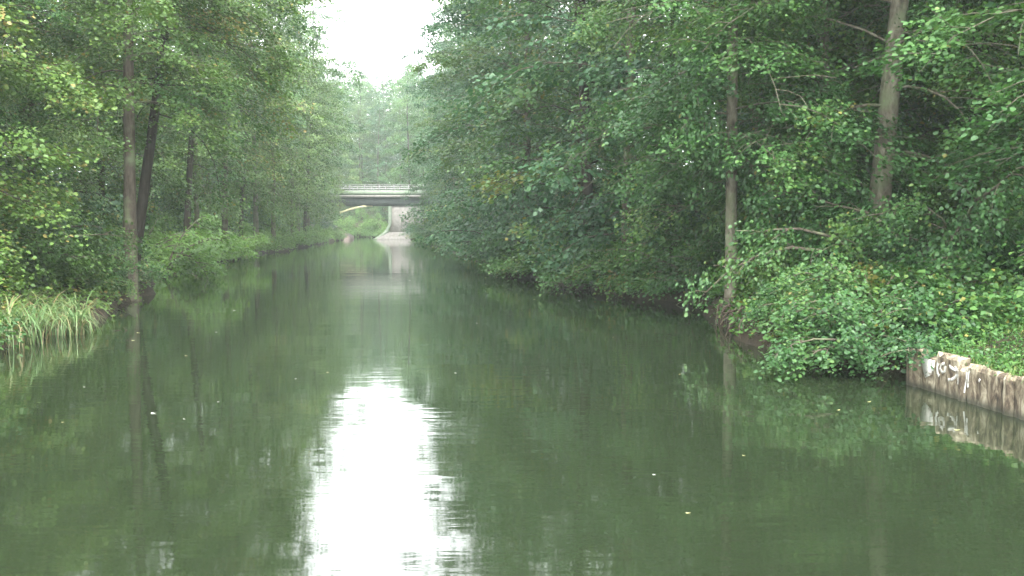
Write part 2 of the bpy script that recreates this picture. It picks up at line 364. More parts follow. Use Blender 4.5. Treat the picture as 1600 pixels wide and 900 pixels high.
P_FOR1 = Proto('forest_tree', 'tree', tree_mesh('forest_a', 33, H=20, Rm=4.2, nl=40, per=14, size=.2, srad=.6, mat=LEAF_MG, bark=BARK_DARK, cb=.16, asym=0, nsub=8))
P_FOR2 = Proto('forest_tree', 'tree', tree_mesh('forest_b', 37, H=22, Rm=4.6, nl=40, per=14, size=.2, srad=.6, mat=LEAF_BG, bark=BARK, cb=.12, asym=0, nsub=8))
P_B1 = Proto('shrub', 'shrub', bush_mesh('shrub_a', 41, H=2.6, Rm=2, per=15, size=.12, mat=LEAF_MG, bark=BARK_DARK, nst=11, srad=.38), ('stem', 'foliage'))
P_B2 = Proto('shrub', 'shrub', bush_mesh('shrub_b', 43, H=3.6, Rm=2.4, per=15, size=.13, mat=LEAF_BG, bark=BARK_DARK, nst=13, srad=.42), ('stem', 'foliage'))
P_B3 = Proto('shrub', 'shrub', bush_mesh('shrub_c', 47, H=2.3, Rm=1.7, per=15, size=.12, mat=LEAF_LT, bark=BARK, nst=11, srad=.36), ('stem', 'foliage'))
# near prototypes with leaf-sized leaves
P_N1 = Proto('alder_tree', 'tree', tree_mesh('near_alder_a', 51, H=17, Rm=4.8, nl=62, nsub=12, per=31, size=.092, srad=.46, mat=LEAF_MG, bark=BARK_GREY, cb=.10, asym=.25, fine=True, sub_spr=5, sublen=2.1))
P_N2 = Proto('alder_tree', 'tree', tree_mesh('near_alder_b', 57, H=16, Rm=4.6, nl=62, nsub=12, per=31, size=.092, srad=.46, mat=LEAF_YG, bark=BARK_DARK, cb=.08, asym=.25, fine=True, sub_spr=5, sublen=2.1))
P_NB1 = Proto('shrub', 'shrub', bush_mesh('near_shrub_a', 61, H=3.0, Rm=2.2, per=22, size=.075, mat=LEAF_NB, bark=BARK, nst=16, nsub=10, srad=.30, fine=True, sub_spr=5), ('stem', 'foliage'))
P_NB2 = Proto('shrub', 'shrub', bush_mesh('near_shrub_b', 67, H=2.0, Rm=1.6, per=22, size=.07, mat=LEAF_NB, bark=BARK, nst=13, nsub=8, srad=.26, sublen=.7, fine=True, sub_spr=5), ('stem', 'foliage'))
P_NB3 = Proto('shrub', 'shrub', bush_mesh('near_shrub_c', 71, H=2.6, Rm=2.0, per=22, size=.08, mat=LEAF_YG, bark=BARK, nst=14, nsub=9, srad=.30, fine=True, sub_spr=5), ('stem', 'foliage'))

def gpos(x, y, dz=0): return (x, y, float(gz(x, y)) + dz)

# ------------------------------------------------------------------ right bank, near
TR1 = make_thing('alder_tree', list(zip(('trunk', 'crown'), tree_mesh('leaning_alder', 81, H=17, r=.25, cb=.16, Rm=4.4, nl=54, nsub=12, per=31, size=.09, srad=.46, mat=LEAF_MG, bark=BARK_GREY,
     fine=True, sub_spr=5, asym=0, lean=(.07, 0), avoid=(-1.9, .6, .36), wob=.12))), gpos(7.75, 22), 0, 1,
     'stout pale grey-green trunk leaning right, rising above the bushes left of the dark wood', 'tree')
TR2 = make_thing('alder_tree', list(zip(('trunk', 'crown'), tree_mesh('bank_alder', 86, H=18, r=.14, cb=.18, Rm=4.0, nl=52, nsub=12, per=31, size=.09, srad=.46, mat=LEAF_MG, bark=BARK_GREY,
     fine=True, sub_spr=5, asym=.35, lean=(-.006, 0), avoid=(-1.8, .6, .21), wob=.08))), (4.98, 23.2, .15), 0, 1,
     'slim straight grey-brown trunk standing at the water edge above bare tangled roots', 'tree')
rng = np.random.default_rng(5)
for q in range(54):
    G = Geo(); a = rng.uniform(2.9, 6.6); L = rng.uniform(.3, 1.15)
    p = [np.array([rng.normal(0, .1), rng.normal(0, .1) - .1, rng.uniform(.1, .45)])]
    el = rng.uniform(-.1, .3)
    for e in range(7):
        a += rng.normal(0, .5); el -= .22 + rng.normal(0, .25)
        p.append(p[-1] + L / 7 * np.array([math.cos(a) * math.cos(el), math.sin(a) * math.cos(el), max(math.sin(el), -.8)]))
    p = np.array(p); p[:, 0] += rng.uniform(0, .7); G.tube(p, np.linspace(rng.uniform(.015, .045), .008, 8), 6, rough=.08, rng=rng)
    link('root', G.mesh('root', ROOTM, True), TR2)
P_N1.put(gpos(6.6, 27.5), 2.8, (.9, .9, 1.05), 'slender dark-stemmed alder just behind the slim trunk with tangled roots', 'tree')
for q in range(60):
    G = Geo(); a = rng.uniform(2.4, 4.9); L = rng.uniform(.35, 1.0); yy = rng.uniform(-3.3, .1)
    x0 = float(xr(23.2 + yy)) - 4.98 + rng.uniform(.05, .45)
    p = [np.array([x0, yy, rng.uniform(.12, .42)])]; el = rng.uniform(-.2, .4)
    for e in range(7):
        a += rng.normal(0, .45); el -= .28 + rng.normal(0, .2)
        p.append(p[-1] + L / 7 * np.array([math.cos(a) * math.cos(el), math.sin(a) * math.cos(el), max(math.sin(el), -.9)]))
    G.tube(np.array(p), np.linspace(rng.uniform(.012, .04), .006, 8), 6, rough=.08, rng=rng)
    if q < 45: link('root', G.mesh('root', ROOTM, True), TR2)
P_N1.put(gpos(7.6, 25.0), 3.6, (.8, .8, .95), 'leafy alder filling the gap between the slim trunk and the stout leaning trunk', 'tree')
P_N2.put(gpos(10.6, 23.6), 2.2, (.75, .75, .95), 'leafy alder close behind the right side of the stout leaning trunk')
P_N1.put(gpos(11.6, 17.5), 3.3, (1, 1, .9), 'alder at the right photo edge whose leafy bough hangs over the dark wood', None)
P_N2.put(gpos(9.8, 27.5), 3.6, (1, 1, 1.1), 'yellow-green alder behind the stout leaning trunk on the right bank')
for x, y, sx, lb in ((12.8, 23.5, 1.0, 'dark wood tree nearest the leaning trunk, at the right photo edge'), (15.8, 27.0, 1.05, 'wood tree in the dark wood, second behind the right photo edge'), (13.2, 30.5, 1.1, 'wood tree in the dark wood, just right of the leaning trunk'), (17.5, 33.5, 1.0, 'wood tree in the dark wood, farthest behind the right photo edge')):
    P_FOR2.put(gpos(x, y, -.1), rnd.uniform(0, 6), (sx * 1.15, sx * 1.15, sx), lb, 'trees of the dark wood at the right')
NRS = [ (P_NB2, 5.75, 19.0, 3.2, (.6, .6, .6), 'smallest low bush on the earth bank beside the tangled roots'),  # near right shrubs: proto, x, y, rz, scale, label
 (P_NB1, 8.0, 20.0, 3.3, (.95, .95, 1.45), 'tall leafy bush hanging over the water right of the tangled roots'),
 (P_NB1, 9.2, 19.4, 1.2, (1.05, 1.05, 1.2), 'broad green bush hiding the foot of the stout leaning trunk'),
 (P_NB3, 8.0, 22.2, 2.6, (.8, .8, 1.25), 'yellowish young bush crowding against the slim trunk above the roots'),
 (P_NB2, 6.0, 16.0, 3.3, (.95, .95, .9), 'low dense bush touching the water at the left end of the pile wall'),
 (P_NB2, 6.35, 17.5, 3.4, (1.0, 1, .95), 'low bush with twigs dipping in the water, between wall bush and root bank'),
 (P_NB1, 9.4, 19.6, .4, .95, 'rounded bush in front of the dark wood behind the grass bank'),
 (P_NB2, 8.3, 16.8, 2.1, .85, 'small bush on the grass bank above the middle of the pile wall'),
 (P_NB3, 8.2, 22.8, 4.0, (1.1, 1.1, 1.25), 'large yellowish bush behind the foot of the stout leaning trunk'),
 (P_NB3, 7.9, 23.6, 2.6, (.9, .9, 2.0), 'tall yellowish sapling thicket climbing up behind the slim trunk'),
 (P_NB1, 7.3, 24.0, 2.2, (1.0, 1.0, 2.3), 'tall thicket climbing into the canopy left of the stout leaning trunk'),
 (P_NB1, 5.7, 29.8, 3.1, (1.0, 1.0, 1.2), 'rounded bush low over the water left of the slim trunk with tangled roots'),
 (P_NB1, 11.5, 21.5, 5.0, .9, 'shaded bush at the right photo edge under the dark wood'),
]
for p, x, y, rz, s, lb in NRS: p.put(gpos(x, y, -.1), rz, s, lb, 'bushes on the near right bank')

# ------------------------------------------------------------------ left bank, near
TL1 = make_thing('alder_tree', list(zip(('trunk', 'crown'), tree_mesh('left_alder', 91, H=18, r=.19, cb=.3, Rm=4.6, nl=52, nsub=12, per=31, size=.092, srad=.46, mat=LEAF_YG, bark=BARK,
     fine=True, sub_spr=5, asym=.1, lean=(.02, 0), avoid=(-1.2, 1.0, .27), wob=.08))), (-11.2, 30, .2), 0, 1,
     'grey-brown alder trunk rising almost straight from the left water edge', 'tree')
TL2 = make_thing('alder_tree', list(zip(('trunk', 'crown'), tree_mesh('left_leaning_alder', 95, H=18, r=.175, cb=.3, Rm=4.4, nl=52, nsub=12, per=31, size=.092, srad=.46, mat=LEAF_MG, bark=BARK_DARK,
     fine=True, sub_spr=5, asym=.2, lean=(.158, 0), avoid=(-1.2, .9, .36), wob=.05))), (-12.0, 32.2, .3), 0, 1,
     'dark alder trunk leaning right close behind the straight grey-brown trunk', 'tree')
P_N2.put(gpos(-14.2, 22.5), .2, (1.05, 1.05, 1.0), 'yellow-green alder behind the reeds at the left photo edge')
P_N1.put(gpos(-15.6, 26.6), 1.2, (.85, .85, 1), 'mid green alder between the reeds and the straight grey-brown trunk')
P_N2.put(gpos(-17.5, 29), 1.5, (1, 1, 1.15), 'tall alder standing deeper in the wood behind the reeds')
P_N2.put(gpos(-18.5, 39.5), 2.2, (1, 1, 1.15), 'yellowish alder behind the two leaning trunks, beside the light green bush')
NLS = [
 (P_NB2, -11.9, 28.6, .9, (.7, .7, .8), 'little bush tucked against the foot of the straight grey-brown trunk'),
 (P_NB2, -12.7, 31.3, .3, (.7, .7, .6), 'small leafy shoots round the foot of the dark leaning trunk'),
 (P_NB1, -12.2, 14.5, .3, 1.0, 'bush just outside the left photo edge before the reeds'),
 (P_NB3, -12.8, 10.0, .3, 1.1, 'bush nearest the viewer on the left bank'),
 (P_NB3, -12.6, 24.6, .3, (1, 1, 1.1), 'yellow-green bush right behind the reeds'),
 (P_NB1, -13.6, 27.3, .1, (.9, .9, 1.0), 'dark bush overhanging the water between the reeds and the straight trunk'),
 (P_NB3, -13.9, 22.0, 2.0, (1.2, 1.2, 1.3), 'tall yellowish bush at the left photo edge behind the reeds'),
 (P_NB1, -15.8, 31.5, 1.6, (1.1, 1.1, 1.3), 'bush in the shade left of the two alder trunks'),
 (P_NB2, -12.5, 29.0, .9, .8, 'low bush just left of the foot of the straight grey-brown trunk'),
 (P_NB1, -16.3, 36.5, 1.3, .8, 'leafy bush just behind the dark leaning trunk'),
]
for p, x, y, rz, s, lb in NLS: p.put(gpos(x, y, -.1), rz, s, lb, 'bushes on the near left bank')
P_B3.put((-15.0, 43.6, .25), .1, (1.25, 1.25, 1.4), 'bright light green bush bulging over the water right of the two trunks', 'bushes on the near left bank')
P_B3.put(gpos(-17.2, 47.5, -.1), .6, 1.1, 'light green bush partly hidden behind the bright bulging bush', 'bushes on the near left bank')

# ------------------------------------------------------------------ the rows of trees along both banks
def row(side, items, group, what):
    """items (y, inset, protos, rz, scale); labels count from the bridge towards the viewer"""
    items = sorted(items, key=lambda a: -a[0])
    for q, (y, ins, p, rz, s) in enumerate(items):
        x = float(xr(y)) + ins if side == 'right' else float(xl(y)) - ins
        base = math.pi if side == 'right' else 0
        p.put(gpos(x, y, -.1), base + rz, s, what.format(o=ORD[q], s=side), group)
its = []
for q, y in enumerate([33.5, 38.5, 44, 50, 56, 62.5, 69, 76, 83, 90, 97, 104, 111, 118, 125, 131]):
    p = [P_ALD1, P_ALD2, P_ALD1, P_ALD1, P_ALD3, P_ALD1, P_ALD2][q % 7]
    s = rnd.uniform(.9, 1.1); its.append((y + rnd.uniform(-1, 1), rnd.uniform(1.0, 2.0) + 1.7 * (y > 60) + 2.0 * (y > 128), p, rnd.uniform(-.7, .7), (s, s, s * rnd.uniform(.92, 1.1))))
row('right', its, 'waterside trees of the right bank', 'waterside tree on the {s} bank, {o} of its row counted from the bridge')
its = []
for q, y in enumerate([49.5, 55, 60, 65, 70, 74, 80, 86, 92, 99, 106, 113, 120, 127, 134]):
    p = [P_ALD3, P_ALD4, P_BIR, P_ALD3, P_ALD4, P_BIR, P_ALD3, P_BIR][q % 8]
    s = rnd.uniform(.9, 1.1); its.append((y + rnd.uniform(-1, 1), rnd.uniform(1.2, 2.4) + .5 * (y > 115) + .8 * (y < 52) - 1.2 * (60 < y < 110), p, rnd.uniform(-.6, .6), (s, s, s * rnd.uniform(.95, 1.12))))
row('left', its, 'waterside trees of the left bank', 'waterside tree on the {s} bank, {o} of its row counted from the bridge')
for side in ('right', 'left'):
    for ri, ins0 in enumerate((6.5, 12, 18)):
        its = []; y = {0: 34, 1: 24, 2: 22}[ri] + (8 if side == 'left' and ri == 0 else 0) + rnd.random() * 2
        while y < ((140, 74, 62)[ri]):
            s = rnd.uniform(.88, 1.12); its.append((y, ins0 + rnd.uniform(-1.2, 1.2), rnd.choice([P_FOR1, P_FOR2]), rnd.uniform(0, 6.28), (s, s, s * rnd.uniform(.95, 1.1))))
            y += rnd.uniform(5.2, 6.8) * (1.3 if y > 70 else 1)
        row(side, its, f'wood behind the {side} bank, ' + ('second', 'third', 'fourth')[ri] + ' row',
            'wood tree behind the {s} bank, ' + ('second', 'third', 'fourth')[ri] + ' row, {o} tree from the bridge')
# shrubs along the water
for side in ('right', 'left'):
    its = []; y = 29.5 if side == 'right' else 54
    while y < 134:
        s = rnd.uniform(.7, 1.15); p = rnd.choice([P_B1, P_B2, P_B2, P_B1] if side == 'right' else [P_B1, P_B3, P_B3])
        its.append((y, rnd.uniform(.5, 1.3), p, rnd.uniform(-.8, .8), (s, s, s * rnd.uniform(.8, 1.1)))); y += rnd.uniform(3.0, 5.0) * (1 + .3 * (y > 80) + .9 * (side == 'left'))
    row(side, its, f'bushes along the {side} water edge', 'bush overhanging the {s} water edge, {o} counted from the bridge')

for side in ('right', 'left'):
    its = []; y = 26 if side == 'right' else 38
    while y < 120:
        s = rnd.uniform(1.2, 1.7); p = rnd.choice([P_B2, P_B1, P_B2] if side == 'right' else [P_B1, P_B2, P_B3])
        its.append((y, rnd.uniform(3.0, 4.6) + (1.5 if y < 45 else 0) + (2.6 if side == 'left' else 0), p, rnd.uniform(-1, 1), (s, s, s * rnd.uniform(1.0, 1.5)))); y += rnd.uniform(3.6, 5.2) * (1 + .3 * (y > 80))
    row(side, its, f'tall bushes between the trees of the {side} bank', 'tall bush between the trees of the {s} bank, {o} counted from the bridge')
# the deep wood behind, one mass nobody could count
rng = np.random.default_rng(31)
def wood(side, n, y0, y1, d0, d1):
    y = rng.uniform(y0, y1, n); d = rng.uniform(d0, d1, n); x = xr(y) + d if side > 0 else xl(y) - d
    z = gz(x, y) + 21 * rng.random(n) ** 1.3 * (1 + .12 * np.sin(x * .7 + y * .5)); a = rng.uniform(0, 6.28, n)
    s_ = np.c_[x, y, z, np.cos(a), np.sin(a), rng.uniform(.5, 1.3, n), rng.uniform(.1, .6, n)]
    return leaves(rng, s_, 10, .42, LEAF_MG, 'woodland', False, thick=.2)
def wood_far(n):
    x = rng.uniform(-75, 12, n); y = rng.uniform(190, 225, n) + .1 * x; z = gz(x, y) - 1 + 24 * rng.random(n) ** 1.25 * (1 + .10 * np.sin(x * .55) + .06 * np.sin(x * 1.3 + 1)); a = rng.uniform(0, 6.28, n)
    return leaves(rng, np.c_[x, y, z, np.cos(a), np.sin(a), rng.uniform(.5, 1.2, n), rng.uniform(.1, .8, n)], 12, .42, LEAF_MG, 'woodland', False, thick=.25)
tag(link('woodland', wood(1, 26000, 2, 90, 21, 36)), 'deep dark wood behind the trees of the right bank', 'wood', None, 'stuff')
tag(link('woodland', wood(-1, 15000, 10, 90, 21, 34)), 'deep wood behind the trees of the left bank', 'wood', None, 'stuff')
tag(link('woodland', wood(1, 5000, 75, 250, 14, 30)), 'distant wood behind the far right bank', 'wood', None, 'stuff')
tag(link('woodland', wood_far(26000)), 'hazy wood closing the view beyond the bridge', 'wood', None, 'stuff')
tag(link('woodland', wood(-1, 5000, 90, 150, 12, 30)), 'distant wood behind the far left bank', 'wood', None, 'stuff')

# ------------------------------------------------------------------ beyond the bridge
FT = []
for q in range(9): FT.append((-36 + q * 3.6 + rnd.uniform(-.8, .8), 168 + rnd.uniform(-2, 2), rnd.choice([P_ALD3, P_ALD1, P_ALD2]), rnd.uniform(.8, .95)))
for q in range(8): FT.append((-42 + q * 5.0 + rnd.uniform(-1, 1), 186 + rnd.uniform(-3, 3), rnd.choice([P_ALD2, P_ALD1, P_FOR2]), rnd.uniform(.95, 1.08)))
for q in range(7): FT.append((-48 + q * 6.5 + rnd.uniform(-1, 1), 208 + rnd.uniform(-3, 3), rnd.choice([P_FOR1, P_FOR2]), rnd.uniform(1.0, 1.1)))
for q, (x, y, p, s) in enumerate(sorted(FT)):
    p.put(gpos(x, y, -.1), rnd.uniform(0, 6.28), (s, s, s * 1.12), f'hazy tree beyond the bridge, {ORD[q]} from the left', 'hazy trees beyond the bridge')
P_FOR1.put(gpos(-14.6, 147), 1.0, (.8, .8, 1.2), 'tall open-crowned tree rising above the others behind the right end of the bridge', 'hazy trees beyond the bridge')
k_ = 0
for q in range(9):
    x = -33 + q * 2.3; y = float(np.interp(-x, [16, 21.5, 30, 46], [150, 157, 163, 170])) + 1.5
    P_B3.put(gpos(x, y, -.1), rnd.uniform(0, 6), (1.3, 1.3, 2.2) if q % 2 else (1.5, 1.5, 1.8), f'light green bush seen beneath the bridge, {ORD[q]} from the left', 'light green bushes beyond the bridge opening')
P_B1.put(gpos(-23.6, 132, -.1), 0, .8, 'dark bush beside the left concrete toe of the bridge', None)
P_B2.put(gpos(-25.5, 130, -.1), 1, (1, 1, 1.25), 'tall bush in front of the left end of the bridge', None)
P_B2.put(gpos(-28.5, 128, -.1), 2, (1.2, 1.2, 1.3), 'broad bush left of the pale column at the left end of the bridge', None)

# ------------------------------------------------------------------ bridge
def stain(t, tc, c):
    mp = N(t, 'ShaderNodeMapping'); mp.inputs['Scale'].default_value = (2.2, 2.2, .35); t.links.new(tc.outputs['Object'], mp.inputs[0])
    n = N(t, 'ShaderNodeTexNoise', Scale=1.2, Detail=5); t.links.new(mp.outputs[0], n.inputs['Vector'])
    mr = N(t, 'ShaderNodeMapRange'); mr.inputs['From Min'].default_value = .5; mr.inputs['From Max'].default_value = .75; mr.inputs['To Max'].default_value = .6; t.links.new(n.outputs['Fac'], mr.inputs['Value'])
    m = N(t, 'ShaderNodeMix', data_type='RGBA'); m.inputs['B'].default_value = (.16, .15, .12, 1)
    t.links.new(mr.outputs[0], m.inputs['Factor']); t.links.new(c, m.inputs['A']); return m.outputs['Result']
CONC = noisy_mat('bridge_concrete', [(.3, (.20, .19, .18)), (.7, (.31, .295, .275))], (1, 1, 1), 3, bump=.2, extra=stain)
CONC_PINK = noisy_mat('stained_concrete', [(.3, (.22, .18, .165)), (.7, (.36, .29, .265))], (1, 1, 1), 3, bump=.2)
FASC = noisy_mat('painted_parapet', [(.3, (.16, .205, .155)), (.7, (.25, .30, .225))], (1, 1, 1), 2, bump=.1)
GIRD = noisy_mat('dark_girder', [(.3, (.05, .06, .06)), (.7, (.09, .10, .10))], (1, 1, 1), 2, bump=.1)
RAILM = noisy_mat('pale_rail_paint', [(.3, (.22, .22, .22)), (.7, (.36, .36, .345))], (1, 1, 1), 3, bump=.05)
YEL = noisy_mat('yellow_paint', [(.3, (.50, .46, .27)), (.7, (.64, .58, .36))], (1, 1, 1), 2, bump=.05)
DB = 136.0
def bz(py, D=DB): return at(800, py, D).z
def bx(px, D=DB): return (px - 800) / F * D * 1.0
brg = empty('bridge', (bx(610), DB, 0)); tag(brg, 'concrete road bridge with pale parapet and dark girder crossing the canal', 'bridge')
o = np.array([bx(610), DB, 0])
XL, XR2 = bx(455), bx(760)
def bpart(name, G, mat, smooth=False, parent=brg): 
    return link(name, G.mesh(name, mat, smooth), parent)
def lbox(G, x0, x1, y0, y1, z0, z1):
    G.box((np.array([(x0 + x1) / 2, (y0 + y1) / 2, (z0 + z1) / 2]) - o), ((x1 - x0) / 2, (y1 - y0) / 2, (z1 - z0) / 2))
G = Geo(); lbox(G, XL, XR2, DB + .35, DB + 6.6, bz(321), bz(308.5)); bpart('girder', G, GIRD)
G = Geo(); lbox(G, XL, XR2, DB, DB + 7, bz(308.4), bz(305)); bpart('deck', G, CONC)
G = Geo(); lbox(G, XL, XR2, DB, DB + .3, bz(305) + .003, bz(298)); bpart('parapet', G, FASC)
G = Geo(); lbox(G, XL, XR2, DB + 6.7, DB + 7, bz(305) + .003, bz(298)); bpart('parapet', G, FASC)
for yy in (DB + .15, DB + 6.85):
    G = Geo()
    for q in range(14): lbox(G, XL + q * 1.95, XL + q * 1.95 + .09, yy - .05, yy + .05, bz(298) + .002, bz(288.5))
    for py in (289, 292, 295): lbox(G, XL, XR2, yy - .03, yy + .03, bz(py) - .045, bz(py) + .045)
    bpart('railing', G, RAILM)
# right abutment: broad wall with a lighter rounded edge and a curved flaring foot
xa = bx(609); G = Geo()
lbox(G, xa, bx(740), DB + .5, DB + 6.4, -.8, bz(321) - .003); bpart('abutment', G, CONC)
G = Geo()
prof = []
for q in range(15):
    t = q / 14; z = bz(323) * (1 - t) ** 1.0 + .05; fl = 2.05 * max(0, (t - .45) / .55) ** 2.3
    prof.append((xa - .18 - fl, z))
for (y0, y1) in ((DB + .1, DB + .62), (DB + 5.9, DB + 6.6)):
    vv = [];
    for (x, z) in prof: vv += [(x, y0, z), (x + .42 + .25 * (z < 1.2), y0, z), (x + .42 + .25 * (z < 1.2), y1, z), (x, y1, z)]
    vv = np.array(vv) - o; ff = []
    for q in range(14):
        a = q * 4
        for e in range(4): ff.append([a + e, a + (e + 1) % 4, a + 4 + (e + 1) % 4, a + 4 + e])
    G.add(vv, ff)
bpart('curved_edge', G, FASC)
G = Geo()
for q in range(5): lbox(G, xa - 1.6 + q * .33, bx(735), DB - .55 + q * .2, DB + 6.8, -.6, .28 + q * .17)
bpart('footing', G, CONC)
# left abutment glimpsed as a pale column among the leaves
G = Geo(); lbox(G, bx(455), bx(508), DB + .5, DB + 6.4, -.8, bz(321) - .003); bpart('abutment', G, CONC)
G = Geo()
v0 = np.array([[bx(508), DB + .2, -.5], [bx(542), DB + .2, -.5], [bx(542), DB + .2, .35], [bx(520), DB + .2, 1.5], [bx(508), DB + .2, 2.0]]) - o
v1 = v0 + np.array([0, 6, 0]); G.add(np.r_[v0, v1], [[0, 1, 2, 3], [5, 8, 7, 6], [0, 3, 4, 4], [5, 9, 8, 8], [1, 6, 7, 2], [2, 7, 8, 3], [3, 8, 9, 4]]); bpart('sloped_foot', G, CONC_PINK)
pp = empty('pipe', at(557, 324, 135.2)); tag(pp, 'pale yellow pipe slanting up to the underside of the bridge', 'pipe')
a, b = at(532, 332, 135.2) - pp.location, at(581, 321.3, 136.8) - pp.location
G = Geo(); c_ = (a + b) / 2 + Vector((0, 0, .18)); G.tube([a, (a + c_) / 2 + Vector((0, 0, .04)), c_, (c_ + b) / 2 + Vector((0, 0, .04)), b], [.12] * 5, 10); link('tube', G.mesh('pipe', YEL, True), pp)
for p_ in (a, b):
    G = Geo(); G.tube([p_ - Vector((.06, 0, .02)), p_ + Vector((.06, 0, .02))], [.16, .16], 10); link('collar', G.mesh('collar', YEL, True), pp)

# ------------------------------------------------------------------ pile wall at the right
def wallmat():
    m, t, o = newmat('weathered_pile')
    tc = N(t, 'ShaderNodeTexCoord'); ge = N(t, 'ShaderNodeNewGeometry')
    mp = N(t, 'ShaderNodeMapping'); mp.inputs['Scale'].default_value = (2.4, 2.4, 1.0); t.links.new(ge.outputs['Position'], mp.inputs[0])
    n = N(t, 'ShaderNodeTexNoise', Scale=3.2, Detail=7, Roughness=.65, Distortion=.6); t.links.new(mp.outputs[0], n.inputs['Vector'])
    r = ramp(t, [(.34, (.022, .016, .010)), (.44, (.085, .062, .040)), (.50, (.15, .118, .078)), (.57, (.25, .21, .145)), (.64, (.36, .32, .235)), (.74, (.13, .078, .045))]); t.links.new(n.outputs['Fac'], r.inputs[0])
    n3 = N(t, 'ShaderNodeTexNoise', Scale=22, Detail=5, Roughness=.7); t.links.new(ge.outputs['Position'], n3.inputs['Vector'])
    sx = N(t, 'ShaderNodeSeparateXYZ'); t.links.new(ge.outputs['Position'], sx.inputs[0])
    # damp algae line above the water
    al = N(t, 'ShaderNodeMapRange'); al.inputs['From Min'].default_value = .03; al.inputs['From Max'].default_value = .12; al.inputs['To Min'].default_value = .85; al.inputs['To Max'].default_value = 0; t.links.new(sx.outputs['Z'], al.inputs['Value'])
    m1 = N(t, 'ShaderNodeMix', data_type='RGBA'); m1.inputs['B'].default_value = (.035, .035, .022, 1); t.links.new(al.outputs[0], m1.inputs['Factor']); t.links.new(r.outputs[0], m1.inputs['A'])
    p = N(t, 'ShaderNodeBsdfPrincipled', Roughness=.85); b = N(t, 'ShaderNodeBump', Strength=.7, Distance=.015); t.links.new(n3.outputs['Fac'], b.inputs['Height']); t.links.new(b.outputs[0], p.inputs['Normal'])
    t.links.new(m1.outputs['Result'], p.inputs['Base Color']); t.links.new(p.outputs[0], o.inputs[0]); return m
WM = wallmat()
WHITE = noisy_mat('white_paint', [(.38, (.20, .17, .13)), (.45, (.55, .53, .48)), (.8, (.72, .71, .68))], (1, 1, 1), 9, bump=.3)
A_ = at(1420, 603, 14.45); A_.z = 0
wall = empty('pile_wall', (5.6, 14.5, 0)); tag(wall, 'weathered brown pile wall with white paint marks along the near right bank', 'retaining wall')
wo_ = np.array([5.6, 14.5, 0])
def wx(y): return float(np.interp(y, [2, 11.9, 14.5], [6.33, 5.95, 5.62]))
rngw = np.random.default_rng(77)
def pile(y0, y1, top, bulge, seed):
    """upright pile, rounded face towards the canal, broken top edge"""
    r_ = np.random.default_rng(seed); m = 9; rowsz = [-1.0, 0, .05, .15, .25, .35, top - .04, top]
    vv = []
    for zi, z in enumerate(rowsz):
        for q in range(m):
            t = q / (m - 1); y = y0 + (y1 - y0) * t; b_ = bulge * math.sin(math.pi * t) ** .6
            edge = (.02 if zi == len(rowsz) - 1 else 0)
            vv.append((wx(y) - b_ + edge + r_.normal(0, .004), y, z + (r_.normal(0, .02) if zi == len(rowsz) - 1 else 0)))
        vv.append((wx(y1) + .16, y1, z)); vv.append((wx(y0) + .16, y0, z))
    kk = m + 2; ff = []
    for a in range(len(rowsz) - 1):
        for q in range(kk): ff.append([a * kk + q, (a + 1) * kk + q, (a + 1) * kk + (q + 1) % kk, a * kk + (q + 1) % kk])
    T = (len(rowsz) - 1) * kk
    for q in range(0, m - 1): ff.append([T + q, T + q + 1, T + m, T + m + 1]) if q == m // 2 else ff.append([T + q, T + q + 1, T + (m if q > m // 2 else m + 1), T + (m if q > m // 2 else m + 1)])
    G = Geo(); G.add(np.array(vv) - wo_, ff); return G
def mesh_clean(G, name, mat, smooth=True):
    Vv = np.concatenate(G.v); Fv = np.concatenate(G.f); me = bpy.data.meshes.new(name)
    me.from_pydata([tuple(v) for v in Vv], [], [tuple(dict.fromkeys(map(int, f))) for f in Fv]); me.materials.append(mat); me.update()
    me.polygons.foreach_set('use_smooth', [False] * len(me.polygons)); return me
# pile boundaries given by photo pixels along the wall foot (x of the joint)
def ywall(px):
    lo, hi = 4.0, 14.6
    for _ in range(40):
        mid = (lo + hi) / 2; u = 800 + F * (wx(mid)) / (mid * math.cos(PITCH) + (CAMH - .2) * math.sin(PITCH))
        if u > px: lo = mid
        else: hi = mid
    return (lo + hi) / 2
joints = [1418, 1438, 1462, 1498, 1511, 1526, 1567, 1585, 1612, 1632, 1660, 1692, 1730, 1775, 1830, 1890]
piles = []
for q in range(len(joints) - 1):
    y1, y0 = ywall(joints[q]), ywall(joints[q + 1])
    if q == 0: y1 = 14.5
    top = .47 + rngw.normal(0, .026) + (.05 if q == 0 else 0)
    G = pile(y0 + .012, y1 - .012, top, .012 + .03 * (q % 3 == 0), 100 + q); piles.append((y0, y1, top))
    link('pile', mesh_clean(G, 'pile', WM), wall)
